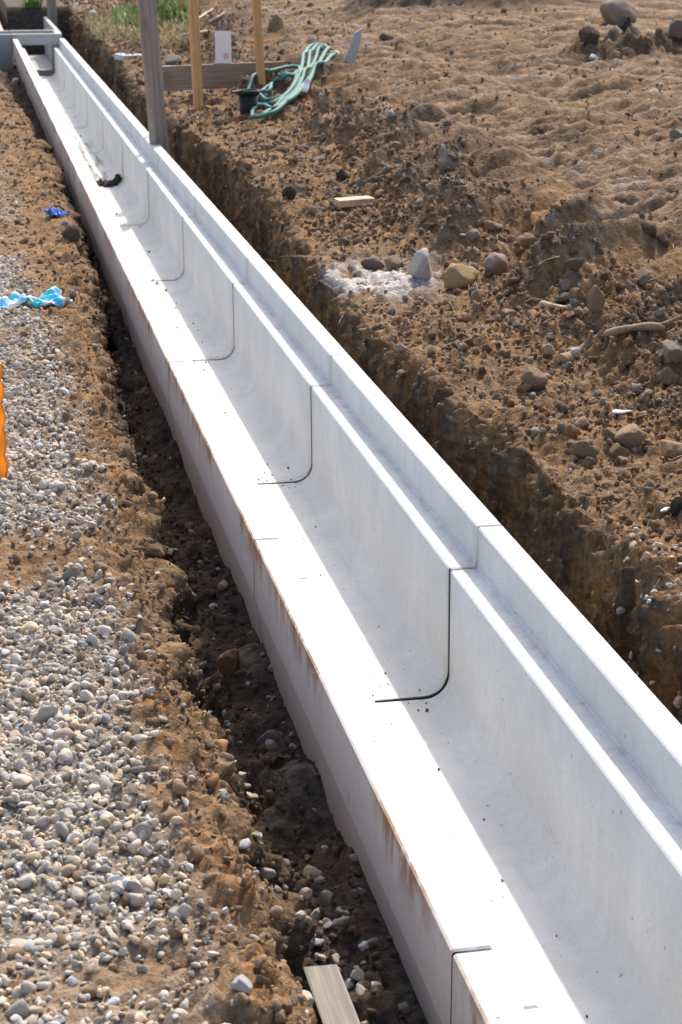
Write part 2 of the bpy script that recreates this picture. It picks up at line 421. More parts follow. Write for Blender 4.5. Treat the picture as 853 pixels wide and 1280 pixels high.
# a mound of sandy mortar thrown against the outer face, and a block of soil standing out at the trench edge
def mound(cx_, cy_, r, h): return h * np.exp(-(((GX - cx_) / r) ** 2 + ((GY - cy_) / (r * 1.6)) ** 2))
m1 = mound(.61, 3.70, .085, .07) * (sg > 4) * (sg < 7.5); gz += m1
m3 = mound(.60, 4.42, .07, .05) * (sg > 4) * (sg < 7.5); gz += m3
heap = .42 * np.exp(-(((GX - 5.75) / 1.1) ** 2 + ((GY - 22.8) / .5) ** 2)) * (1 + .3 * n_mid); gz += heap
heap2 = .12 * np.exp(-(((GX - 5.1) / .9) ** 2 + ((GY - 14.2) / .4) ** 2)) * (1 + 1.2 * n_mid); gz += heap2
# keep the earth outside the concrete
bad = (sg > 5.0) & (sg < 11.05)
inside = (gx > .60) & (gx < 1.32) & bad
gz = np.where(inside & (gx < .72), np.minimum(gz, .20), gz)
gz = np.where((gx > .718) & (gx < 1.25) & bad & (GY < 29.5), np.minimum(gz, -.11), gz)
gx = np.where((sg >= 11) & (sg < 14) & (GY < 30), np.maximum(gx, 1.300), gx)

# soil kinds per vertex: R grit, G wet dark, B ochre clay, A lime
def gravel_mask(x, y, n):
    base = lerp_tab(y, [(-9, .8), (2.2, .72), (2.55, .6), (2.7, .9), (3.15, .95), (4.1, 1.0), (4.30, .55), (4.42, .10), (4.62, .15), (4.80, .85), (6.6, .85), (7.2, .55), (7.9, .25), (9.5, .14), (14, .06), (30, .05)])
    return np.clip(base + n * 1.25 * (1 - base * .40), 0, 1) * (1 - sstep(.20, .36, x + n * .16))
gm = gravel_mask(gx, GY, n_big * .6 + n_mid * .5) * left
R = np.clip(gm * .85, 0, 1)
R = np.maximum(R, .36 * np.clip(plat * (strk2 * .9 - .05) + bank * (n_big * 1.6 + streak * .5 - .15), 0, 1) * right)
R = np.maximum(R, .8 * np.clip((m1 + m3) / .05, 0, 1))
R = np.maximum(R, .75 * sstep(29, 31, GY) * (sg < 14))
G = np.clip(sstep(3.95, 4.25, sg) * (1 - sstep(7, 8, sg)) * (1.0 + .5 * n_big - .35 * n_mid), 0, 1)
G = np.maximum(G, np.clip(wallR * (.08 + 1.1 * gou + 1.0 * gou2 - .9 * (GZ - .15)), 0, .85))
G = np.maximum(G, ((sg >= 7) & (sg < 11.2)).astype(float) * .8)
G = np.maximum(G, np.clip(bench * (n_big * .9 + n_mid * .9 - .35), 0, .7))
G = np.maximum(G, np.clip(bank * (streak * 1.1 - n_big * .3 - .10), 0, .6))
G = np.maximum(G, np.clip(plat * (.18 - strk2 * 1.1 - n_mid * .7 - n_big * .5), 0, .65))
G = np.maximum(G, np.clip(heap / .12, 0, .8)); G = np.maximum(G, np.clip(heap2 / .12, 0, .5))
G = np.maximum(G, sstep(29.4, 29.6, GY) * (1 - sstep(29.8, 30.2, GY)) * ((SG > 3) & (SG < 12.5))[None, :])
Bc = np.clip(wallR * (.42 + 1.0 * n_big + .7 * gou - 1.2 * gou2) * (1 - sstep(9, 13, GY)), 0, .9)
Bc = np.maximum(Bc, np.clip(left * (1 - gm) * (.14 + n_mid * .8), 0, .55) * (1 - .5 * far[:, None]))
Bc = np.maximum(Bc, np.clip(bench * (.22 + n_big * 1.2), 0, .6)); Bc = np.maximum(Bc, np.clip(bank * (.20 - n_big + .3 * n_mid), 0, .55))
lime = np.exp(-(((gx - 1.62) / .16) ** 2 + ((GY - 7.55) / .30) ** 2)) * (sg > 12.5) * (sg < 15)
A = np.clip(lime * 2.2 * (.75 + 1.6 * n_mid + 1.2 * n_fin), 0, .95)
A = np.maximum(A, np.clip((plat + bank) * (n_mid * 1.2 + strk2 * .8 - .72), 0, .16))
V = np.stack([gx, gy, gz], -1).reshape(-1, 3)
idx = np.arange(NY * NX).reshape(NY, NX)
Fq = np.stack([idx[:-1, :-1], idx[:-1, 1:], idx[1:, 1:], idx[1:, :-1]], -1).reshape(-1, 4)
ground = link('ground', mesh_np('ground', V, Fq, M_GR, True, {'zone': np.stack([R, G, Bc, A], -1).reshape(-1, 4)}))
tag(ground, 'bare brown building-site soil with a trench cut through it', None, None, 'structure')
bpy.context.view_layer.update()

def hit(px, py):
    d = ray(px, py)
    ok, p, n, _ = ground.ray_cast(CAMP, d)
    return p.copy() if ok else CAMP + d * 20
def ptd(px, py, dist_y):
    """point on the ray of a pixel at world y"""
    d = ray(px, py); return CAMP + d * (dist_y / d.y)
def ground_z(x, y_):
    ok, p, n, _ = ground.ray_cast(Vector((x, y_, 5)), Vector((0, 0, -1)))
    return p.z if ok else .5
def msize(px, p):
    """metres covered by px picture-pixels at a place"""
    return px / FPX * (p - CAMP).dot(_fwd)

# ------------------------------------------------------------------ loose stones and clods (countless)
def ico(sub):
    bm = bmesh.new(); bmesh.ops.create_icosphere(bm, subdivisions=sub, radius=1)
    bm.verts.ensure_lookup_table()
    v = np.array([q.co[:] for q in bm.verts], F32); f = np.array([[q.index for q in p.verts] for p in bm.faces], np.int32); bm.free()
    return v, f
def stone_shape(sub, seed, rough=.25, facets=0):
    v, f = ico(sub); s = seed * 13.7
    n = fbm(v[:, 0] * 1.1 + s, v[:, 1] * 1.1, v[:, 2] * 1.1, 3, .55)
    v = v * (1 + rough * n)[:, None]
    r = np.random.default_rng(seed)
    for _ in range(facets):
        d = r.normal(size=3); d /= np.linalg.norm(d); h = r.uniform(.45, .82)
        t = v @ d; v = v - np.outer(np.clip(t - h, 0, None), d) * .92
    return v.astype(F32), f
def rotmats(n, tilt=1.0):
    q = RNG.normal(size=(n, 4)); q[:, 1:3] *= tilt; q /= np.linalg.norm(q, axis=1)[:, None]
    w_, x_, y_, z_ = q.T
    return np.stack([1 - 2 * (y_ * y_ + z_ * z_), 2 * (x_ * y_ - z_ * w_), 2 * (x_ * z_ + y_ * w_), 2 * (x_ * y_ + z_ * w_), 1 - 2 * (x_ * x_ + z_ * z_), 2 * (y_ * z_ - x_ * w_),
                     2 * (x_ * z_ - y_ * w_), 2 * (y_ * z_ + x_ * w_), 1 - 2 * (x_ * x_ + y_ * y_)], -1).reshape(n, 3, 3)
def scatter(name, pos, size, cols, protos, mat, flat=.65, tilt=.5, sink=.25, smooth=True):
    n = len(pos); pick = RNG.integers(0, len(protos), n); Vs, Fs, Cs = [], [], []; off = 0
    asp = np.stack([RNG.uniform(.8, 1.35, n), RNG.uniform(.7, 1.05, n), flat * RNG.uniform(.7, 1.35, n)], -1)
    Rm = rotmats(n, tilt)
    for p, (v, f) in enumerate(protos):
        s = np.where(pick == p)[0]
        if not len(s): continue
        q = v[None] * (asp[s] * size[s, None])[:, None, :]
        q = np.einsum('nij,nkj->nki', Rm[s], q) + pos[s][:, None, :]
        q[..., 2] += (size[s] * (flat - sink * 2 * flat))[:, None]
        Vs.append(q.reshape(-1, 3)); Fs.append((f[None] + (np.arange(len(s)) * len(v))[:, None, None]).reshape(-1, 3) + off)
        Cs.append(np.repeat(np.concatenate([cols[s], np.ones((len(s), 1))], 1), len(v), 0)); off += len(s) * len(v)
    return link(name, mesh_np(name, np.concatenate(Vs), np.concatenate(Fs), mat, smooth, {'tint': np.concatenate(Cs)}))
def pick_verts(weight, n):
    w_ = weight.ravel().astype(float); w_ /= w_.sum(); c = np.cumsum(w_)
    i = np.searchsorted(c, RNG.random(n)); i = np.clip(i, 0, len(w_) - 1)
    p = V[i].copy(); r, c_ = i // NX, i % NX
    dx = np.abs(gx[r, np.minimum(c_ + 1, NX - 1)] - gx[r, c_]); dy = np.abs(ys[np.minimum(r + 1, NY - 1)] - ys[r])
    p[:, 0] += (RNG.random(n) - .5) * np.minimum(dx, .03); p[:, 1] += (RNG.random(n) - .5) * np.minimum(dy, .06)
    return p, i
area = np.abs(np.gradient(gx, axis=1) * np.gradient(GY, axis=0))
win = (GY > 1.9) & (GX > -.9)
def greys(n, warm=.25):
    b = RNG.uniform(.32, .58, n); c = np.stack([b * 1.07, b * .985, b * .87], -1)
    k_ = RNG.random(n); tan = k_ < warm; c[tan] *= np.array([1.08, .92, .74]); pink = (k_ > .90); c[pink] *= np.array([1.06, .94, .90])
    c *= np.array([1.03, 1.0, .95]); wh = RNG.random(n) < .07; c[wh] = RNG.uniform(.5, .62, (wh.sum(), 1)); dk = RNG.random(n) < .07; c[dk] *= .6
    return np.clip(c, .02, .75)
SM = [stone_shape(2, i, .34, 4) for i in range(8)] + [stone_shape(2, 20 + i, .26, 8) for i in range(10)]
SMb = [stone_shape(3, 50 + i, .34, 6) for i in range(8)] + [stone_shape(3, 80 + i, .26, 11) for i in range(9)]
CLp = [stone_shape(2, 120 + i, .55, 6) for i in range(14)]
gz_left = gm * left * win * (GX > -.75) * (GY < 20)
# fine, medium and coarse gravel
p, _ = pick_verts(area * (gz_left ** 1.2) * (GY < 9), 30000)
gravel_parts = [(p, np.clip(RNG.lognormal(math.log(.0056), .38, len(p)), .0028, .011), .25)]
p, _ = pick_verts(area * (gz_left ** 1.5) * (GY < 13), 13000)
gravel_parts.append((p, np.clip(RNG.lognormal(math.log(.0092), .32, len(p)), .0055, .0175), .15))
p, _ = pick_verts(area * (gz_left ** 2) * (GY < 5.6), 1000)
gravel_parts.append((p, np.clip(RNG.lognormal(math.log(.0130), .24, len(p)), .0095, .024), .12))
for i, (p, s, wm) in enumerate(gravel_parts):
    o = scatter('gravel', p, s, greys(len(p), wm), SMb if i == 2 else SM, M_ST, .62, .5, .26, i == 2)
    tag(o, ['fine grey gravel between the larger stones', 'pale grey gravel covering the left bank of the trench', 'coarse rounded grey stones lying on top of the gravel'][i], 'gravel', None, 'stuff')
# stones rolled down into the left trench
wt = area * tl * win * (.15 + 1.6 * ((GY < 3.5) & (sg < 6.0)) + .5 * ((GY > 3.9) & (GY < 4.4))) * (GY < 9)
p, _ = pick_verts(wt, 650)
o = scatter('trench_stones', p, np.clip(RNG.lognormal(math.log(.0085), .42, len(p)), .004, .02), greys(len(p), .35) * .8, SMb, M_ST, .7, .6, .2)
tag(o, 'grey stones rolled down into the dark trench left of the channel', 'gravel', None, 'stuff')
# soil crumbs and clods on the right
def browns(n):
    b = RNG.uniform(.11, .235, n); c = np.stack([b * 1.28, b * .86, b * .53], -1)
    k_ = RNG.random(n); c[k_ < .09] = (b[k_ < .09][:, None] * np.array([1.35, 1.18, 1.0])); c[k_ > .994] = .40; c[(k_ > .80) & (k_ < .85)] *= .7
    c[(k_ > .7) & (k_ < .8)] *= np.array([1.25, 1.0, .8])
    return np.clip(c, .015, .6)
scr = win & (GY > 2.6) & (GY < 34) & (GX < 2.2 + .42 * GY)
wc = np.where(scr, (bench * 2.2 + bank * .55 + plat * .4 + wallR * .45) * right, 0) * (.35 + np.clip(n_big + .4 * n_mid + .4, 0, 2))
wc = wc * (1 - np.clip(A * 1.3, 0, .95))
p, i = pick_verts(wc, 34000)
s = np.clip(RNG.lognormal(math.log(.0052), .5, len(p)), .0025, .02) * (1 + .055 * np.clip(p[:, 1] - 5, 0, 30))
o = scatter('soil_crumbs', p, s, browns(len(p)), CLp, M_CL, .8, .8, .3, False)
tag(o, 'loose crumbs of brown soil strewn over the right bank', 'loose soil', None, 'stuff')
p, i = pick_verts(wc * (bench + .9 * bank + .35 * plat + .06), 2600)
s = np.clip(RNG.lognormal(math.log(.013), .42, len(p)), .008, .034) * (1 + .03 * np.clip(p[:, 1] - 5, 0, 30))
CLb = [stone_shape(3, 200 + i, .55, 8) for i in range(14)]
o = scatter('soil_clods', p, s, browns(len(p)), CLb, M_CL, .8, .8, .32, False)
tag(o, 'fist-sized clods of brown earth lying among the crumbs on the right bank', 'loose soil', None, 'stuff')
hc = hit(838, 728)
p, i = pick_verts(np.exp(-(((GX - hc.x) / .09) ** 2 + ((GY - hc.y) / .20) ** 2)) * (sg > 11.5) * (sg < 14.5), 170)
o = scatter('bank_gravel', p, np.clip(RNG.lognormal(math.log(.0085), .3, len(p)), .005, .016), greys(len(p), .3), SMb, M_ST, .65, .5, .2)
tag(o, 'patch of pale gravel at the right trench edge, cut by the photo border', 'gravel', None, 'stuff')
# crumbs on the left lip and sandy strip
wl = np.where(win & (GY < 26), (lipL * 1.2 + left * (1 - gm) * .5 + tl * .7), 0) * (GX > -.8)
p, i = pick_verts(wl, 16000)
s = np.clip(RNG.lognormal(math.log(.0048), .5, len(p)), .0022, .018) * (1 + .05 * np.clip(p[:, 1] - 5, 0, 30))
o = scatter('sandy_crumbs', p, s, browns(len(p)) * np.where(p[:, :1] > .47, .55, 1.15), CLp, M_CL, .75, .8, .3, False)
tag(o, 'crumbs of sandy ochre soil along the left lip of the trench', 'loose soil', None, 'stuff')
# dry straw and root hairs
p, i = pick_verts(np.where(scr & (GY > 3), bench + .7 * bank + wallR * .6 + .2 * plat, 0) + np.where(win & (GY > 5) & (GY < 22), left * .12, 0), 650)
Vs, Fs = [], []
for q in p:
    a = RNG.uniform(0, 6.28); L = RNG.uniform(.02, .085) * (1 + .02 * q[1]); t = Vector((math.cos(a), math.sin(a), RNG.uniform(-.25, .5))) * L
    r = .0007 + .00011 * q[1]; q = Vector(q) + Vector((0, 0, .006)); u = t.cross(Vector((0, 0, 1))).normalized() * r; v_ = t.cross(u).normalized() * r
    mid = q + t * .5 + Vector((0, 0, L * RNG.uniform(-.08, .15))); b0 = len(Vs)
    for c in (q, mid, q + t):
        for k_ in range(3):
            an = 2.094 * k_; Vs.append(c + u * math.cos(an) + v_ * math.sin(an))
    for s_ in (0, 3):
        for k_ in range(3): Fs.append((b0 + s_ + k_, b0 + s_ + (k_ + 1) % 3, b0 + s_ + 3 + (k_ + 1) % 3, b0 + s_ + 3 + k_))
o = link('dry_straw', mesh_np('dry_straw', np.array([tuple(v) for v in Vs]), Fs, plain('straw', (.40, .31, .19), .8, .3, 5, 0)))
tag(o, 'scattered dry straw and root hairs on the bare soil', 'straw', None, 'stuff')

# ------------------------------------------------------------------ channel sections
ZT, ZL, ZF = .455, .346, .0
def arc(cx_, cz_, r, a0, a1, n): return [(cx_ + r * math.cos(math.radians(a0 + (a1 - a0) * i / n)), cz_ + r * math.sin(math.radians(a0 + (a1 - a0) * i / n))) for i in range(n + 1)]
c_ = .004
PROF = [(.642, ZT - c_), (.642 + c_, ZT), (.705 - c_, ZT), (.705, ZT - c_), (.706, ZL + .004), (.710, ZL), (.775, ZL), (.780, ZL - c_)]
PROF += arc(.845, .065, .065, 180, 270, 7) + arc(1.077, .065, .065, 270, 360, 7)
PROF += [(1.140, ZL - c_), (1.140 + c_, ZL), (1.206, ZL), (1.209, ZL + .004), (1.210, ZT - c_), (1.210 + c_, ZT), (1.276 - c_, ZT), (1.276, ZT - c_),
         (1.276, .302), (1.272, .294), (1.216, -.10), (.702, -.10), (.646, .294), (.642, .302)]
PROF = np.array(PROF)
def channel_mesh(y0, y1, seed):
    n = max(4, int((y1 - y0) / (.025 if y0 < 7 else .06))); L = y1 - y0; g = .0032
    tt = np.concatenate([[g, g + .004], np.linspace(g + .02, L - g - .02, n), [L - g - .004, L - g]]) - L / 2
    m = len(PROF); cen = PROF.mean(0); Vv = []
    for i, t in enumerate(tt):
        P = PROF.copy()
        if i in (0, len(tt) - 1):     # eased ends: the joint reads as a line
            d = np.zeros_like(P); d[:, 1] -= .003 * (P[:, 1] > ZF - .02) * (P[:, 1] < .456); d[:, 0] += np.where(P[:, 0] > 1.13, .003, 0) * (P[:, 1] > .02)
            P = P + d
        yy = np.full(m, float(t) + (y0 + y1) / 2)
        e = perlin(P[:, 0] * 40 + seed, yy * 38, P[:, 1] * 40); e2 = perlin(P[:, 0] * 9, yy * 14 + seed, P[:, 1] * 9)
        if i in (0, 1, len(tt) - 2, len(tt) - 1):   # a wider eased groove on the inside faces
            ins = (P[:, 0] > 1.0) & (P[:, 0] < 1.146) & (P[:, 1] < ZL + .001) & (P[:, 1] > -.05)
            t = t + np.where(ins, (.0052 if i in (0, len(tt) - 1) else .003) * (1 if i < 2 else -1), 0.)
            led = (P[:, 0] > .7045) & (P[:, 0] < .785) & (P[:, 1] > ZL - .03)      # the left ledge is pointed flush
            t = t - np.where(led, .0028 * (1 if i < 2 else -1), 0.)
        chip = np.clip(e2 + .6 * e - .80, 0, 1) * (np.abs(P[:, 1] - ZT) < .006) * ((P[:, 0] > 1.26) | (P[:, 0] < .65))
        P[:, 1] -= np.minimum(chip * .020, .006); P[:, 0] += np.where(P[:, 0] > 1.25, -1, np.where(P[:, 0] < .66, 1, 0)) * np.minimum(chip * .03, .006)
        Vv.append(np.stack([P[:, 0], np.full(m, 0.) + t, P[:, 1] + .0006 * e], -1))
    Vv = np.concatenate(Vv); F = []
    me = bpy.data.meshes.new('drain_channel')
    for i in range(len(tt) - 1):
        for k_ in range(m): F.append((i * m + k_, i * m + (k_ + 1) % m, (i + 1) * m + (k_ + 1) % m, (i + 1) * m + k_))
    F.append(tuple(range(m))); F.append(tuple(reversed(range((len(tt) - 1) * m, len(tt) * m))))
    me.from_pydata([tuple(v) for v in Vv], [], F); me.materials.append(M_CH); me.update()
    bm = bmesh.new(); bm.from_mesh(me); bmesh.ops.recalc_face_normals(bm, faces=bm.faces); bm.to_mesh(me); bm.free()
    return me
def seal_mesh(gap):
    P = np.array([(.655, ZT - .012), (.693, ZT - .012), (.694, ZL - .010), (.766, ZL - .012)] + arc(.845, .065, .078, 180, 270, 7) + arc(1.077, .065, .078, 270, 360, 7) +
                 [(1.156, ZL - .012), (1.222, ZL - .012), (1.223, ZT - .012), (1.262, ZT - .012), (1.258, .29), (1.206, -.088), (.714, -.088), (.660, .29)])
    m = len(P); V_ = [(a, s * (gap if (1.0 < a < 1.16 and -.06 < b < ZL) else .0056), b) for s in (-.5, .5) for a, b in P]
    F = [(k_, (k_ + 1) % m, m + (k_ + 1) % m, m + k_) for k_ in range(m)] + [tuple(range(m)), tuple(reversed(range(m, 2 * m)))]
    me = bpy.data.meshes.new('joint_seal'); me.from_pydata(V_, [], F); me.materials.append(M_SEAL); me.update(); return me
LAB = ['white concrete channel section leaving the bottom of the photo, nearest the camera',
       'second white channel section from the bottom, ending at the nearest curved floor joint',
       'white channel section just beyond the nearest curved floor joint',
       'white channel section between the blue and white plastic bag and the pale lime patch',
       'white channel section level with the small sawn wooden block on the bank',
       'clean white channel section level with the blue wrapper, between the block and the grey post',
       'white channel section beside the grey timber post, just before the dark silt clump',
       'white channel section starting at the dark silt clump, with a dirty streak on its floor',
       'channel section level with the white card and the edge board behind the stakes',
       'third channel section counting back from the grey catch pit',
       'second channel section counting back from the grey catch pit',
       'last channel section, ending under the lintel of the grey catch pit']
joints = [.45 + 2 * i for i in range(0, 12)] + [24.61]
seal_me = seal_mesh(.0132)
for i in range(len(joints) - 1):
    y0, y1 = joints[i], joints[i + 1]
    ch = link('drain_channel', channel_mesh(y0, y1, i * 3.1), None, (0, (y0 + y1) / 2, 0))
    tag(ch, LAB[min(i, len(LAB) - 1)], 'drain channel', 'precast concrete channel sections laid in the trench')
    if i < len(joints) - 2: link('joint_seal', seal_me, ch, (0, (y1 - y0) / 2, 0))
    if i == 0: pass

# grit and crumbs of earth dropped on the channel floor
n = 260; fy = np.concatenate([RNG.uniform(2.4, 20, 160), RNG.choice(joints[1:8], 100) + RNG.normal(0, .10, 100)]); fx = RNG.uniform(.90, 1.085, n)
p = np.stack([fx, fy, np.full(n, .001)], -1)
o = scatter('floor_grit', p, np.clip(RNG.lognormal(math.log(.0022), .5, n), .0012, .007) * (1 + .05 * np.clip(fy - 5, 0, 20)), browns(n) * .8, CLp, M_CL, .7, .8, .2, False)
tag(o, 'grit and crumbs of earth on the channel floor', 'loose soil', None, 'stuff')
# silt clump on the channel floor at a joint
def lump_mesh(name, sx, sy, sz, seed, mat, col, rough=.5, sub=4, facets=2):
    v, f = stone_shape(sub, seed, rough, facets); v = v * np.array([sx, sy, sz])
    return mesh_np(name, v, f, mat, True, {'tint': np.tile(np.array([*col, 1.]), (len(v), 1))})
def silt(name, y_, label):
    n = 60; p = np.stack([RNG.uniform(.95, 1.115, n), y_ + RNG.normal(0, .05, n), np.full(n, .0)], -1)
    p[:, 2] = np.clip((p[:, 0] - 1.07) * .9, 0, .1); p = p.astype(F32)
    o = scatter(name, p, RNG.uniform(.012, .034, n), np.tile([[.045, .04, .032]], (n, 1)) * RNG.uniform(.6, 1.6, (n, 1)), CLb, M_CL, .7, .7, .3)
    tag(o, label, 'silt', None, 'stuff')
silt('wet_silt', 14.42, 'dark wet silt heaped against the channel wall at a joint')

# ------------------------------------------------------------------ concrete pit at the far end
pit = empty('catch_pit', (0.79, 24.62, 0)); tag(pit, 'grey concrete catch pit that the white channel runs into at the far end', 'catch pit')
def pbox(name, x0, x1, y0, y1, z0, z1, mat=M_PIT):
    bm = bm_box(x1 - x0, y1 - y0, z1 - z0, 1, .006)
    return bm_obj(name, bm, mat, pit, ((x0 + x1) / 2 - pit.location.x, (y0 + y1) / 2 - pit.location.y, z0))
PX0, PX1, PY0, PY1, PZ = .28, 1.245, 24.62, 25.46, .508
pbox('front_wall', PX0, .640, PY0, PY0 + .10, -.45, PZ); pbox('front_pier', 1.146, PX1, PY0, PY0 + .10, -.45, .376)
pbox('front_sill', .6425, 1.1435, PY0, PY0 + .10, -.45, -.03); pbox('lintel', .6425, PX1, PY0 - .02, PY0 + .10, .3785, PZ + .003)
pbox('side_wall', PX0, PX0 + .10, PY0 + .1025, PY1 - .1025, -.45, PZ); pbox('side_wall', PX1 - .07, PX1, PY0 + .1025, PY1 - .1025, -.45, PZ)
pbox('back_wall', PX0, .640, PY1 - .10, PY1, -.45, PZ); pbox('back_pier', 1.146, PX1, PY1 - .10, PY1, -.45, PZ)
pbox('back_wall', .6425, 1.1435, PY1 - .10, PY1, .36, PZ + .003); pbox('back_sill', .6425, 1.1435, PY1 - .10, PY1, -.45, .02)
pbox('pit_floor', PX0 + .1025, PX1 - .0725, PY0 + .1025, PY1 - .1025, -.45, -.36)
far_ch = empty('outlet_channel', (.9, 27.5, 0)); tag(far_ch, 'grey open channel with thin side walls running on behind the catch pit', 'drain channel')
for (a, b_, nm) in ((.50, .575, 'side_wall'), (1.235, 1.290, 'side_wall')):
    bm = bm_box(b_ - a, 4.0, .62, 1, .006); bm_obj(nm, bm, M_PIT, far_ch, ((a + b_) / 2 - .9, -.02, -.15))
bm_obj('channel_floor', bm_box(.655, 4.0, .08, 1, .0), M_PIT, far_ch, (.905 - .9, -.02, -.15))

# ------------------------------------------------------------------ timber: post, stakes, plank, blocks
def prism_between(name, a, b, w_, d_, mat, parent=None, seed=0, wob=.004, yaw=0.0, round_=False):
    a, b = Vector(a), Vector(b); L = (b - a).length
    bm = bm_box(w_, d_, L, 10, min(w_, d_) * (.30 if round_ else .06), wob, seed)
    if round_:
        for v in bm.verts:
            v.co.x *= 1 + .03 * math.sin(9 * v.co.z + seed); v.co.y *= 1 + .03 * math.cos(7 * v.co.z + seed)
    o = bm_obj(name, bm, mat, parent, a, smooth=round_)
    q = Vector((0, 0, 1)).rotation_difference((b - a).normalized()); o.rotation_euler = (q.to_matrix() @ Matrix.Rotation(yaw, 3, 'Z')).to_euler()
    return o
top = ptd(184.5, 0, 12.95); low = ptd(198, 180, 13.0); d = (top - low).normalized()
o = prism_between('timber_post', low - d * .55, top + d * .06, .112, .10, M_POST, None, 3, .006, .25, True)
tag(o, 'thick weathered grey timber post standing in the trench right of the channel', 'post')
b = hit(249, 137); t = ptd(241.5, 0, b.y - .04); d = (t - b).normalized()
o = prism_between('wooden_stake', b - d * .25, t + d * .6, .066, .045, M_STAKE, None, 5, .004, .3)
tag(o, 'orange-brown sawn stake between the grey post and the white card', 'stake', 'sawn timber stakes along the trench')
b2 = hit(327, 101); t2 = ptd(320.5, 0, b2.y - .03); d = (t2 - b2).normalized()
o = prism_between('wooden_stake', b2 - d * .25, t2 + d * .6, .058, .04, M_STAKE, None, 9, .004, .2)
tag(o, 'orange-brown sawn stake right of the white card, nearest the green hose', 'stake', 'sawn timber stakes along the trench')
b3 = hit(227, 20); d = Vector((-.02, 0, 1))
o = prism_between('wooden_stake', b3 - d * .3, b3 + d * 1.3, .075, .05, M_STAKE, None, 12, .004, .2)
tag(o, 'farthest sawn stake, small at the top edge behind the green weeds', 'stake', 'sawn timber stakes along the trench')
b4 = hit(57, 20); 
o = prism_between('timber_post', Vector((1.36, 29.3, -.1)), Vector((1.33, 29.3, 2.2)), .13, .12, M_POST, None, 15, .006, .25, True)
tag(o, 'distant grey post behind the catch pit at the top left corner', 'post')
# the plank on edge behind the stakes
yb = b2.y + .10
pa = ptd(204, 99, yb + .05); pb = ptd(356, 92, yb + .10)
mid = (pa + pb) / 2; Lp = (pb - pa).length
plank_z = mid.z - .09
bm = bm_box(Lp, .035, .185, 8, .003, .004, 4)
o = bm_obj('edge_board', bm, M_PLANK, None, (mid.x, mid.y, plank_z)); o.rotation_euler = (0, -math.asin((pb.z - pa.z) / Lp), math.atan2(pb.y - pa.y, pb.x - pa.x))
tag(o, 'weathered brown board set on edge behind the two sawn stakes', 'board')
ps = ptd(279.5, 79, yb + .09)
sgn = empty('white_card', (ps.x, ps.y, ps.z), -.15); tag(sgn, 'white upright card with a faint red smudge standing on the board', 'card')
bm_obj('card', bm_box(msize(20, ps), .006, msize(39, ps), 1, .001), M_WHITE, sgn)
bm = bmesh.new(); bmesh.ops.create_uvsphere(bm, u_segments=14, v_segments=8, radius=1); bmesh.ops.scale(bm, vec=(.020, .0022, .026), verts=bm.verts)
bm_obj('red_smudge', bm, plain('red_ink', (.62, .42, .43), .7, .5, 60, 0), sgn, (.022, -.0035, .055), smooth=True)
# low board and flat pale slab behind the post
def slab(name, px, py, w_, d_, h_, rz, mat, label, cat, rx=0, seed=1, col=(.5, .5, .5), dz=0):
    p = hit(px, py); bm = bm_box(w_, d_, h_, 4, min(w_, d_, h_) * .12, .004, seed)
    o = bm_obj(name, bm, mat, None, p + Vector((0, 0, -.01 + dz))); o.rotation_euler = (rx, 0, rz); return tag(o, label, cat)
slab('flat_slab', 166, 70, .30, .34, .06, .2, plain('pale_slab', (.50, .50, .51), .8, .2, 20), 'flat pale slab lying on the soil left of the grey post', 'slab', .0, 1, dz=-.03)
slab('wooden_block', 443, 254, .185, .10, .035, .10, M_BLOCK, 'small sawn pale wooden block lying flat on the bare soil', 'wood block', 0, 2)
slab('low_board', 226, 95, .46, .03, .10, -.15, M_PLANK, 'short dark board lying at the trench edge just right of the grey post', 'board', .1, 6)

# wooden offcut in the left trench
e0 = ptd(405, 1207, 2.70); dirv = Vector((.0, -1, .02)).normalized(); bm = bm_box(.054, .75, .040, 6, .0025, .003, 8)
for v in bm.verts:
    if v.co.y > .33: v.co.y += -.025 * (v.co.x + .02) / .054 + (.012 if v.co.z > .02 else 0)
o = bm_obj('wood_offcut', bm, M_OFF, None, e0 + dirv * .375 + Vector((0, 0, -.035))); o.rotation_euler = (math.radians(-2), math.radians(-14), math.atan2(-dirv.x, -dirv.y) * -1 + .0)
o.rotation_euler[2] = math.atan2(dirv.y, dirv.x) + math.pi / 2
tag(o, 'weathered grey wooden offcut lying in the left trench at the bottom of the photo', 'wood offcut')

# upright broken shard by the hose
ps = hit(432, 76); bm = bm_box(.11, .028, .26, 5, .006, .004, 3)
for v in bm.verts:
    k_ = v.co.z / .26; v.co.x = v.co.x * (1 - .35 * k_) + .10 * k_; 
    if v.co.z > .2: v.co.z += .7 * v.co.x - .02
o = bm_obj('slate_shard', bm, plain('pale_slate', (.40, .38, .36), .7, .25, 22, .4), None, ps + Vector((0, 0, -.06))); o.rotation_euler = (-.15, .12, .2)
tag(o, 'pale flat stone shard stuck upright in the bank above the green hose', 'stone shard')

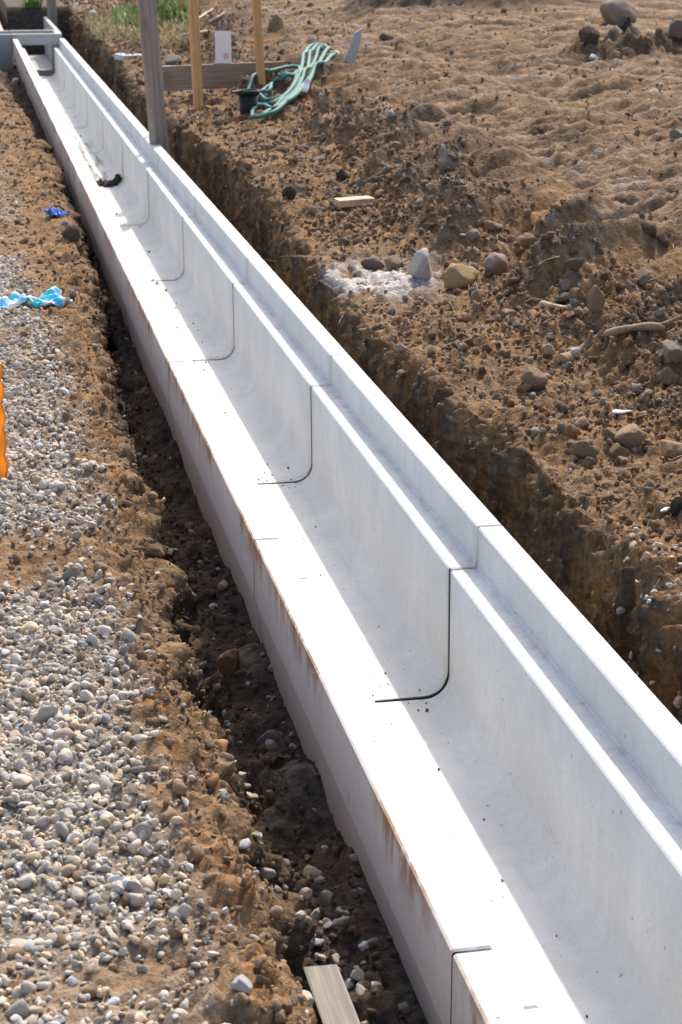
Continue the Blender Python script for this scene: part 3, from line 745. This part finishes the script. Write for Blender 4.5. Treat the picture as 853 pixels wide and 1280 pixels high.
# ------------------------------------------------------------------ bucket and hose
pb_ = hit(312, 141); k_ = 1.0
bucket = empty('plastic_pot', pb_ + Vector((0, .05, -.015)), .3); tag(bucket, 'small black plastic pot half under the coiled green hose', 'plastic pot')
def lathe(name, prof, mat, parent, seg=36):
    Vv = [(r * math.cos(6.28318 * s / seg), r * math.sin(6.28318 * s / seg), z) for r, z in prof for s in range(seg)]
    F = [(i * seg + s, i * seg + (s + 1) % seg, (i + 1) * seg + (s + 1) % seg, (i + 1) * seg + s) for i in range(len(prof) - 1) for s in range(seg)]
    F.append(tuple(reversed(range(seg))))
    F.append(tuple(range((len(prof) - 1) * seg, len(prof) * seg)))
    me = bpy.data.meshes.new(name); me.from_pydata(Vv, [], F); me.materials.append(mat); me.update()
    for p in me.polygons: p.use_smooth = len(p.vertices) == 4
    return link(name, me, parent)
hb = msize(30, pb_); rb = msize(13, pb_)
lathe('pot_body', [(rb * .78, 0), (rb * .80, .004), (rb, hb * .9), (rb * .96, hb * .9), (rb * .76, .012)], M_BLACK, bucket)
lathe('rim', [(rb * 1.003, hb * .80), (rb * 1.10, hb * .82), (rb * 1.13, hb * .95), (rb * 1.10, hb), (rb * .97, hb), (rb * .97, hb * .905)], M_BLACK, bucket)
bm_obj('grip', bm_box(.05, .045, .018, 1, .004), M_BLACK, bucket, (-rb * 1.36, 0, hb * .88))

hA = hit(316, 146); hB = hit(415, 66); hC = hit(340, 100)
nrm = ((hB - hA).cross(Vector((0.3, 1, .25)))).normalized()
if nrm.dot(CAMP - hA) < 0: nrm = -nrm
def hp(X, Y, lift):
    """a place a little above the bank surface, given in the enlarged crop's coordinates"""
    px, py = 160 + X / 3.046, Y / 3.046
    p = hit(px, py); return p, lift, px, py
S = [(452, 352, 1), (480, 326, 2), (520, 302, 2), (575, 275, 2), (625, 264, 2), (655, 276, 2), (640, 297, 2), (585, 306, 1), (540, 326, 1), (505, 352, 1), (486, 372, 1), (500, 384, 1),
     (545, 379, 2), (600, 364, 3), (648, 316, 3), (690, 268, 4), (722, 218, 5), (738, 190, 6), (728, 172, 6), (706, 172, 6), (686, 184, 6), (672, 218, 5), (658, 270, 5), (634, 320, 5), (600, 362, 4),
     (556, 392, 3), (510, 400, 2), (482, 395, 1), (490, 380, 1), (540, 370, 2), (545, 345, 2), (560, 325, 2), (592, 312, 2), (640, 305, 3), (655, 318, 3), (630, 352, 3), (585, 392, 2), (545, 418, 2),
     (516, 438, 1), (524, 428, 1), (575, 404, 2), (628, 372, 4), (680, 320, 5), (716, 268, 6), (738, 222, 7), (756, 200, 7), (768, 190, 7), (752, 176, 7), (722, 172, 7), (700, 196, 7), (690, 230, 6),
     (684, 270, 5), (660, 318, 4), (616, 372, 3), (566, 410, 3), (520, 412, 2), (488, 420, 1), (472, 440, 1), (484, 446, 1), (520, 440, 1), (570, 418, 2), (640, 352, 4), (700, 290, 5), (748, 244, 6), (772, 214, 6), (790, 206, 5)]
raw = [hp(*q_) for q_ in S]
hx = [q_[0].x for q_ in raw]; hy = [q_[0].y for q_ in raw]
hm = (gx > np.percentile(hx, 5) - .15) & (gx < np.percentile(hx, 95) + .15) & (GY > np.percentile(hy, 5) - .3) & (GY < np.percentile(hy, 95) + .3)
qx, qy, qz = gx[hm], GY[hm], gz[hm]; mx_, my_ = qx.mean(), qy.mean()
def qf(x, y_): x = x - mx_; y_ = y_ - my_; return np.stack([x * 0 + 1, x, y_, x * x, x * y_, y_ * y_], -1)
qc, *_ = np.linalg.lstsq(qf(qx, qy), qz, rcond=None)
TT = np.arange(9., 26., .01)
def on_bank(px, py, up):
    d = np.array(ray(px, py)); Q = np.array(CAMP)[None] + TT[:, None] * d[None]
    under = Q[:, 2] < qf(Q[:, 0], Q[:, 1]) @ qc + up
    return Vector(Q[int(np.argmax(under))]) if under.any() else Vector(Q[-1])
pts = [on_bank(q_[2], q_[3], .030 + .008 * q_[1]) for q_ in raw]
hose = empty('garden_hose', pts[0]); tag(hose, 'tangled coils of green garden hose lying on the bank', 'hose')
path = catmull(pts, 7)
for it in range(3):
    for i_, q in enumerate(path):
        zg = max(ground_z(q.x + ax, q.y + ay) for ax, ay in ((0, 0), (.015, 0), (-.015, 0), (0, .03), (0, -.03)))
        q = Vector((q.x, q.y, max(q.z, zg + .017))); dq = q - CAMP
        ok_, h_, n_, _i = ground.ray_cast(CAMP, dq.normalized())
        if ok_ and (h_ - CAMP).length < dq.length + .015: q = h_ - dq.normalized() * .02 + Vector((0, 0, .006))
        path[i_] = q
    path = [path[0]] + [path[i_ - 1] * .25 + path[i_] * .5 + path[i_ + 1] * .25 for i_ in range(1, len(path) - 1)] + [path[-1]]
path = [p - pts[0] for p in path]
link('hose_line', tube_mesh('hose_line', path, .0155, 10, M_HOSE), hose)
e_ = pts[-1] - pts[0]; e2 = (pts[-1] - pts[-2]).normalized()
link('end_fitting', tube_mesh('end_fitting', [e_ - e2 * .01, e_ + e2 * .015, e_ + e2 * .03, e_ + e2 * .075], lambda t: .027 if t < .7 else .02, 10, M_BRASS), hose)
pt_ = hit(382, 108)
bm = bmesh.new(); bmesh.ops.create_grid(bm, x_segments=8, y_segments=10, size=.5)
for v in bm.verts: v.co = Vector((v.co.x * .05, .012 * math.sin(v.co.y * 5), v.co.y * .105)) + Vector((v.co.y * .03, 0, 0))
bmesh.ops.solidify(bm, geom=bm.faces[:], thickness=.001)
o = bm_obj('paper_scrap', bm, M_WHITE, None, on_bank(383, 107, .10), smooth=True); o.rotation_euler = (-.3, .3, .2)
tag(o, 'torn white paper scrap caught under the green hose', 'paper scrap')

# ------------------------------------------------------------------ individual stones
def rock(px, py, wpx, hpx, col, seed, label, cat='stone', facets=5, rough=.25, mat=M_ST, group=None, name='stone', sink=.3, depth=1.0, rz=None):
    p = hit(px, py + hpx * .38); sx = msize(wpx, p) / 2; sz = msize(hpx, p) / 2 * 1.06; sy = sx * depth * .9
    o = link(name, lump_mesh(name, sx * 1.08, sy * 1.05, sz * 1.1, seed, mat, col, rough, 4, facets), None, p + Vector((.0, sy * .35, sz * (1 - 2 * sink) + sz * .15)))
    r = random.Random(seed); o.rotation_euler = (r.uniform(-.2, .2), r.uniform(-.2, .2), r.uniform(0, 6.28) if rz is None else rz)
    return tag(o, label, cat, group)
GS = 'stones lying on the right bank'; GC = 'earth clods lying on the right bank'
rock(528, 332, 40, 36, (.40, .37, .34), 301, 'pale grey angular stone at the end of the white lime patch', group=GS, facets=8)
rock(577, 346, 40, 30, (.34, .24, .12), 302, 'flat-topped yellowish stone between the pale angular stone and the round one', group=GS)
rock(622, 331, 32, 30, (.30, .23, .18), 303, 'round pinkish stone to the right of the flat-topped yellowish stone', group=GS, facets=2, rough=.15)
rock(805, 348, 33, 22, (.20, .14, .09), 304, 'dull brown rounded stone near the right edge, above the twisted root', group=GS, facets=2)
rock(745, 378, 24, 32, (.24, .16, .10), 305, 'upright triangular brown stone above the twisted root', group=GS, facets=8, sink=.2)
rock(840, 440, 36, 26, (.24, .20, .15), 306, 'grey-brown stone at the right edge below the root end', group=GS)
rock(670, 470, 34, 26, (.22, .15, .09), 307, 'squarish brown clod left of the twisted root', 'clod', mat=M_CL, group=GC, name='earth_clod', facets=6)
rock(733, 563, 34, 26, (.20, .135, .08), 308, 'brown clod beneath the white flat shard', 'clod', mat=M_CL, group=GC, name='earth_clod')
rock(790, 546, 42, 28, (.30, .20, .12), 309, 'larger tan clod to the right below the white flat shard', 'clod', mat=M_CL, group=GC, name='earth_clod')
rock(840, 562, 36, 26, (.26, .17, .10), 310, 'tan clod at the right edge of the photo level with the larger tan clod', 'clod', mat=M_CL, group=GC, name='earth_clod')
rock(848, 632, 18, 26, (.045, .035, .03), 311, 'dark stone at the right edge beside the white sliver', group=GS)
rock(494, 328, 26, 18, (.22, .165, .12), 312, 'dull brown stone just behind the lime patch, right of its twin', group=GS, facets=3)
rock(468, 330, 28, 18, (.19, .15, .12), 313, 'dull grey-brown stone behind the left end of the lime patch', group=GS, facets=3)
rock(592, 294, 18, 14, (.26, .21, .16), 314, 'small round stone on the slope above the flat-topped yellowish stone', group=GS, facets=1)
rock(660, 300, 24, 14, (.30, .20, .12), 315, 'tan wedge stone on the slope above and right of the round pinkish stone', group=GS)
rock(775, 17, 46, 34, (.27, .215, .165), 316, 'largest boulder, rounded and tan, at the top right corner', 'boulder', facets=2, rough=.14, name='boulder', sink=.30)
rock(738, 43, 27, 24, (.10, .07, .055), 317, 'dark angular clod in front of the tan boulder', 'clod', mat=M_CL, name='earth_clod', sink=.30, facets=7)
rock(781, 30, 19, 20, (.06, .045, .04), 318, 'dark reddish clod touching the foot of the tan boulder', 'clod', mat=M_CL, name='earth_clod', sink=.30)
rock(850, 36, 26, 22, (.18, .13, .10), 319, 'brown boulder cut by the right edge near the top', 'boulder', name='boulder', facets=2, sink=.30)
rock(345, 29, 17, 22, (.28, .20, .12), 320, 'upright tan stone on the far bank right of the white card', group=GS, sink=.30)
rock(742, 71, 13, 7, (.62, .61, .60), 321, 'small white stone on the drag marks below the dark angular clod', group=GS)
rock(848, 166, 18, 12, (.22, .215, .18), 322, 'greenish grey stone on the plateau at the right edge', group=GS)
rock(430, 219, 18, 16, (.06, .048, .042), 323, 'small dark clod just above the sawn wooden block', 'clod', mat=M_CL, group=GC, name='earth_clod')
rock(364, 242, 18, 18, (.055, .042, .036), 324, 'small dark clod near the trench edge left of the sawn wooden block', 'clod', mat=M_CL, group=GC, name='earth_clod')
rock(484, 46, 18, 12, (.14, .12, .10), 325, 'grey-brown stone on the far bank right of the upright shard', group=GS)
rock(706, 356, 16, 18, (.26, .19, .14), 326, 'small tan stone left of the upright triangular stone', group=GS)
rock(720, 441, 12, 14, (.52, .51, .50), 327, 'pale grey pebble tucked under the twisted root', group=GS, sink=.2)
rock(686, 440, 16, 16, (.35, .25, .16), 328, 'tan pebble under the left end of the twisted root', group=GS, sink=.2)
rock(20, 105, 10, 10, (.62, .61, .58), 329, 'white stone on the soil in front of the grey catch pit', facets=4, sink=.1)
rock(118, 17, 11, 8, (.60, .57, .53), 330, 'pale stone among the weeds beyond the trench, left of the grey post', facets=3)
rock(290, 828, 34, 32, (.20, .115, .055), 331, 'rust brown stone lying in the left trench beside grey pebbles', facets=5)
rock(340, 925, 30, 20, (.16, .13, .12), 332, 'grey stone in the left trench close against the outer face of the channel', facets=3)
rock(196, 690, 26, 18, (.16, .095, .05), 333, 'brown clod on the lip of the left trench', 'clod', mat=M_CL, name='earth_clod')
rock(92, 292, 26, 20, (.11, .08, .055), 334, 'dark clod on the left trench lip below the blue wrapper', 'clod', mat=M_CL, name='earth_clod')
rock(282, 100, 0.1 + 20, 10, (.25, .19, .14), 335, 'low brown stone in front of the edge board between the two stakes', group=GS)
rock(215, 75, 26, 15, (.20, .165, .13), 336, 'grey-brown stone right of the grey post behind the low board', group=GS)
rock(150, 1110, 17, 15, (.55, .53, .50), 337, 'whitish stone on the sandy patch in the near gravel', sink=.2)
rock(305, 1232, 26, 20, (.42, .40, .38), 338, 'large pale stone left of the wooden offcut', sink=.2)
rock(385, 1178, 28, 26, (.30, .285, .28), 339, 'grey angular stone in the left trench just above the wooden offcut', sink=.2, facets=6)

# white flat shards
def shard(px, py, w_, d_, rz, label, col=(.74, .73, .72)):
    p = hit(px, py); v, f = stone_shape(3, int(px), .2, 4); v = v * np.array([w_ / 2, d_ / 2, .006])
    o = link('white_shard', mesh_np('white_shard', v, f, M_ST, True, {'tint': np.tile([*col, 1.], (len(v), 1))}), None, p + Vector((0, 0, .008))); o.rotation_euler = (.1, .08, rz)
    tag(o, label, 'shard', 'white flat shards on the right bank')
shard(779, 518, .075, .04, .1, 'white flat shard lying on the smooth patch of soil below the twisted root')
shard(832, 641, .05, .014, .8, 'thin white sliver beside the dark stone at the right edge')
shard(578, 296, .03, .02, .2, 'small white chip on the lower slope', (.6, .58, .55))

# twisted root and pale stick
def limb(name, pxs, rad, mat, label, cat, lift=.012, zs=None):
    P = [hit(a, b) + Vector((0, 0, lift if zs is None else zs[i])) for i, (a, b) in enumerate(pxs)]
    o = empty(name, P[0]); tag(o, label, cat); return o, P
b_root = NB('root_bark'); v = b_root.obj(); n_ = b_root.noise(b_root.scale(v, 30, 30, 30), 1.0, 6, .7, .6)
b_root.color(b_root.mix(n_, (.16, .085, .04), (.44, .32, .21))); b_root.bump(n_, .6, .006); M_ROOT = b_root.m
base_ = hit(732, 436)
rp = [(700, 452), (718, 445), (734, 432), (752, 422), (774, 413), (797, 409), (818, 408), (830, 411), (737, 424), (740, 414), (838, 402), (850, 396)]
rh = [hit(*q_) for q_ in rp]; ax_ = np.array([[1., q_[0]] for q_ in rp]); cf, *_ = np.linalg.lstsq(ax_, np.array([q_.y for q_ in rh]), rcond=None)
rP = [ptd(q_[0], q_[1], min(h_.y, float(np.array([1., q_[0]]) @ cf)) - .025) for q_, h_ in zip(rp, rh)]
P = rP[:8]
root = empty('tree_root', P[2]); tag(root, 'twisted pale brown tree root sticking out of the bank', 'root')
r0 = msize(7, base_)
link('root_stem', tube_mesh('root_stem', [p - P[2] for p in catmull(P, 6)], lambda t: r0 * (1.0 - .45 * t + .12 * math.sin(17 * t) + (.35 * max(0, 1 - 6 * t))), 12, M_ROOT), root)
P2 = [P[2] + Vector((0, 0, .002)), rP[8], rP[9]]
link('root_branch', tube_mesh('root_branch', [p - P[2] for p in catmull(P2, 5)], lambda t: r0 * (.7 - .35 * t), 10, M_ROOT), root)
P3 = [P[6], rP[10], rP[11]]
link('root_branch', tube_mesh('root_branch', [p - P[2] for p in catmull(P3, 5)], lambda t: r0 * (.45 - .2 * t), 10, M_ROOT), root)
def stick(pxs, r, label, mat, name='stick'):
    P = [hit(a, b) + Vector((0, 0, r * 1.1)) for a, b in pxs]
    o = link(name, tube_mesh(name, [p - P[0] for p in catmull(P, 6)], lambda t: r * (1.1 - .5 * t + .1 * math.sin(14 * t)), 8, mat), None, P[0]); tag(o, label, 'stick')
M_STK = plain('pale_stick', (.44, .36, .27), .8, .25, 30)
stick([(678, 383), (690, 386), (702, 388), (712, 387)], .010, 'short pale bone-like stick on the bank left of the triangular stone', M_STK)
stick([(246, 26), (256, 20), (266, 13)], .018, 'pale stick left of the two behind the first sawn stake', M_STK)
stick([(262, 30), (272, 24), (281, 18)], .018, 'pale stick right of the two behind the first sawn stake', M_STK)
stick([(228, 50), (242, 46), (258, 43)], .03, 'thick brown branch lying across behind the first sawn stake', M_ROOT)
stick([(498, 532), (518, 536), (540, 539)], .0028, 'thin root poking out of the trench face', M_ROOT)

# ------------------------------------------------------------------ litter
def crumple(name, px, py, L, W, rz, mat, label, cat, amp=.03, seed=1, outline=None):
    bm = bmesh.new(); bmesh.ops.create_grid(bm, x_segments=46, y_segments=34, size=.5)
    co_ = np.array([v.co[:] for v in bm.verts], F32)
    a = np.abs(perlin(co_[:, 0] * 3.5 + seed, co_[:, 1] * 3.5, co_[:, 0] * 0 + seed)); b_2 = np.abs(perlin(co_[:, 0] * 8 + seed, co_[:, 1] * 8, co_[:, 0] * 0 + 4)); e = perlin(co_[:, 0] * 2.2, co_[:, 1] * 2.2, co_[:, 0] * 0 + seed + 9)
    for i, v in enumerate(bm.verts):
        f = 1 + .45 * e[i]
        v.co = Vector((co_[i, 0] * L * f, co_[i, 1] * W * (1 + .5 * e[i] + .5 * co_[i, 0]), amp * (1.6 * a[i] + .8 * b_2[i])))
    p = hit(px, py); o = bm_obj(name, bm, mat, None, p + Vector((0, 0, .012)), smooth=True); o.rotation_euler = (.0, 0, rz)
    bm2 = bmesh.new(); bm2.from_mesh(o.data); bmesh.ops.solidify(bm2, geom=bm2.faces[:], thickness=.0012); bm2.to_mesh(o.data); bm2.free()
    return tag(o, label, cat)
bb = NB('blue_white_film'); v = bb.obj(); n_ = bb.noise(v, 9, 3, .5, 1.0); x_ = bb.xyz(v)[0]
m_ = bb.rng(bb.math('ADD', n_, bb.math('MULTIPLY', x_, -.5)), .44, .56)
cc = bb.mix(m_, (.78, .82, .84), (.10, .50, .78)); n2 = bb.noise(v, 14, 2)
cc = bb.mix(bb.rng(n2, .60, .66), cc, (.02, .55, .62)); bb.color(cc); bb.rough(.3); bb.b.inputs['Specular IOR Level'].default_value = .5
crumple('plastic_bag', 14, 389, .40, .125, .12, bb.m, 'crumpled blue and white plastic bag on the left gravel', 'plastic bag', .05, 3)
crumple('plastic_wrapper', 71, 272, .12, .07, -.9, plain('blue_film', (.09, .20, .62), .4, .35, 40, .2, .003, .5), 'small blue plastic wrapper on the lip of the left trench', 'wrapper', .03, 7)

# orange barrier net at the left edge
nb = hit(2, 600)
net = empty('barrier_net', nb); tag(net, 'orange plastic barrier net hanging at the left edge above the gravel', 'barrier net')
top_z = ptd(4, 455, nb.y).z; Hn = top_z - nb.z; R_ = _right
ex_ = ptd(7.0, 530, nb.y) - ptd(0, 530, nb.y); x_edge = ptd(5.0, 530, nb.y)
bm = bmesh.new(); nz_ = 96; nx_ = 60; Wn = .55; cell = Hn / 4.6
grid = {}
def net_edge(z): return .0045 + .0085 * abs(math.sin(math.pi * z / cell)) ** .7
for j in range(nz_ + 1):
    z = Hn * j / nz_
    for i in range(nx_ + 1):
        u = i / nx_; xx = -Wn + (Wn + net_edge(z) - .0075) * u
        grid[i, j] = bm.verts.new((xx, .012 * math.sin(xx * 40 + z * 9) + .006 * math.sin(z * 60), z))
for j in range(nz_):
    for i in range(nx_):
        u = i / nx_; zc = (j + .5) / nz_ * Hn; xm = -Wn + Wn * (i + .5) / nx_
        hole = (abs((xm / .045) % 1 - .5) < .30) and (abs((zc / cell) % 1 - .5) < .30) and i < nx_ - 3
        if not hole: bm.faces.new((grid[i, j], grid[i + 1, j], grid[i + 1, j + 1], grid[i, j + 1]))
bmesh.ops.solidify(bm, geom=bm.faces[:], thickness=.003)
for v in bm.verts: v.co += (x_edge - nb); v.co.z -= (x_edge - nb).z
bm_obj('net_sheet', bm, M_ORANGE, net, smooth=True)
for xx in (-.5,):
    bm_obj('net_pole', bm_box(.022, .022, Hn + .12, 1, .004), M_STAKE, net, (x_edge.x - nb.x + xx, .03, -.1))

# ------------------------------------------------------------------ weeds beyond the trench
def blades(name, boxes, n, hmin, hmax, wid, c1, c2, label, leaf=False):
    Vs, Fs, Cs = [], [], []
    for _ in range(n):
        x0, y0, x1, y1 = boxes[RNG.integers(len(boxes))]
        p = hit(RNG.uniform(x0, x1), RNG.uniform(y0, y1))
        if p.y > 45: continue
        a = RNG.uniform(0, 6.28); h = RNG.uniform(hmin, hmax); lean = RNG.uniform(.1, .8) * h; w_ = wid * RNG.uniform(.6, 1.4)
        dx, dy = math.cos(a), math.sin(a); sx, sy = -dy * w_, dx * w_; b0 = len(Vs)
        for t, ww in ((0, .6), (.4, 1), (.75, .75), (1, .05)):
            cx0, cy0, cz0 = p.x + dx * lean * t * t, p.y + dy * lean * t * t, p.z + h * (t - .25 * t * t)
            Vs += [(cx0 - sx * ww, cy0 - sy * ww, cz0), (cx0 + sx * ww, cy0 + sy * ww, cz0 + .002)]
        col = np.array(c1) + (np.array(c2) - np.array(c1)) * RNG.random()
        Cs += [[*col, 1]] * 8
        for s_ in (0, 2, 4): Fs.append((b0 + s_, b0 + s_ + 1, b0 + s_ + 3, b0 + s_ + 2))
    o = link(name, mesh_np(name, np.array(Vs), Fs, M_LEAF, True, {'tint': np.array(Cs)})); tag(o, label, 'weeds', None, 'stuff')
lb = NB('leaf'); c, _, _ = lb.attr('tint'); lb.color(c); lb.rough(.55); lb.b.inputs['Transmission Weight'].default_value = 0
tr = lb.n('BsdfTranslucent'); lb.t.links.new(c, tr.inputs[0]); mx = lb.n('MixShader'); mx.inputs[0].default_value = .35
lb.t.links.new(lb.b.outputs[0], mx.inputs[1]); lb.t.links.new(tr.outputs[0], mx.inputs[2]); lb.t.links.new(mx.outputs[0], lb.t.nodes['Material Output'].inputs[0]); M_LEAF = lb.m
blades('green_weeds', [(190, 2, 240, 34), (200, 0, 235, 30), (140, 14, 180, 40), (30, 2, 52, 10)], 1300, .06, .23, .011, (.085, .15, .045), (.22, .28, .09), 'green weeds growing on the soil beyond the trench')
blades('dry_weeds', [(105, 18, 190, 46), (120, 26, 180, 52), (200, 30, 240, 62)], 1300, .04, .17, .006, (.24, .22, .10), (.42, .34, .20), 'yellowed dry weeds at the trench edge near the grey post')

sc.cycles.max_bounces = 8; sc.cycles.diffuse_bounces = 5
sc.render.resolution_x = 682; sc.render.resolution_y = 1024
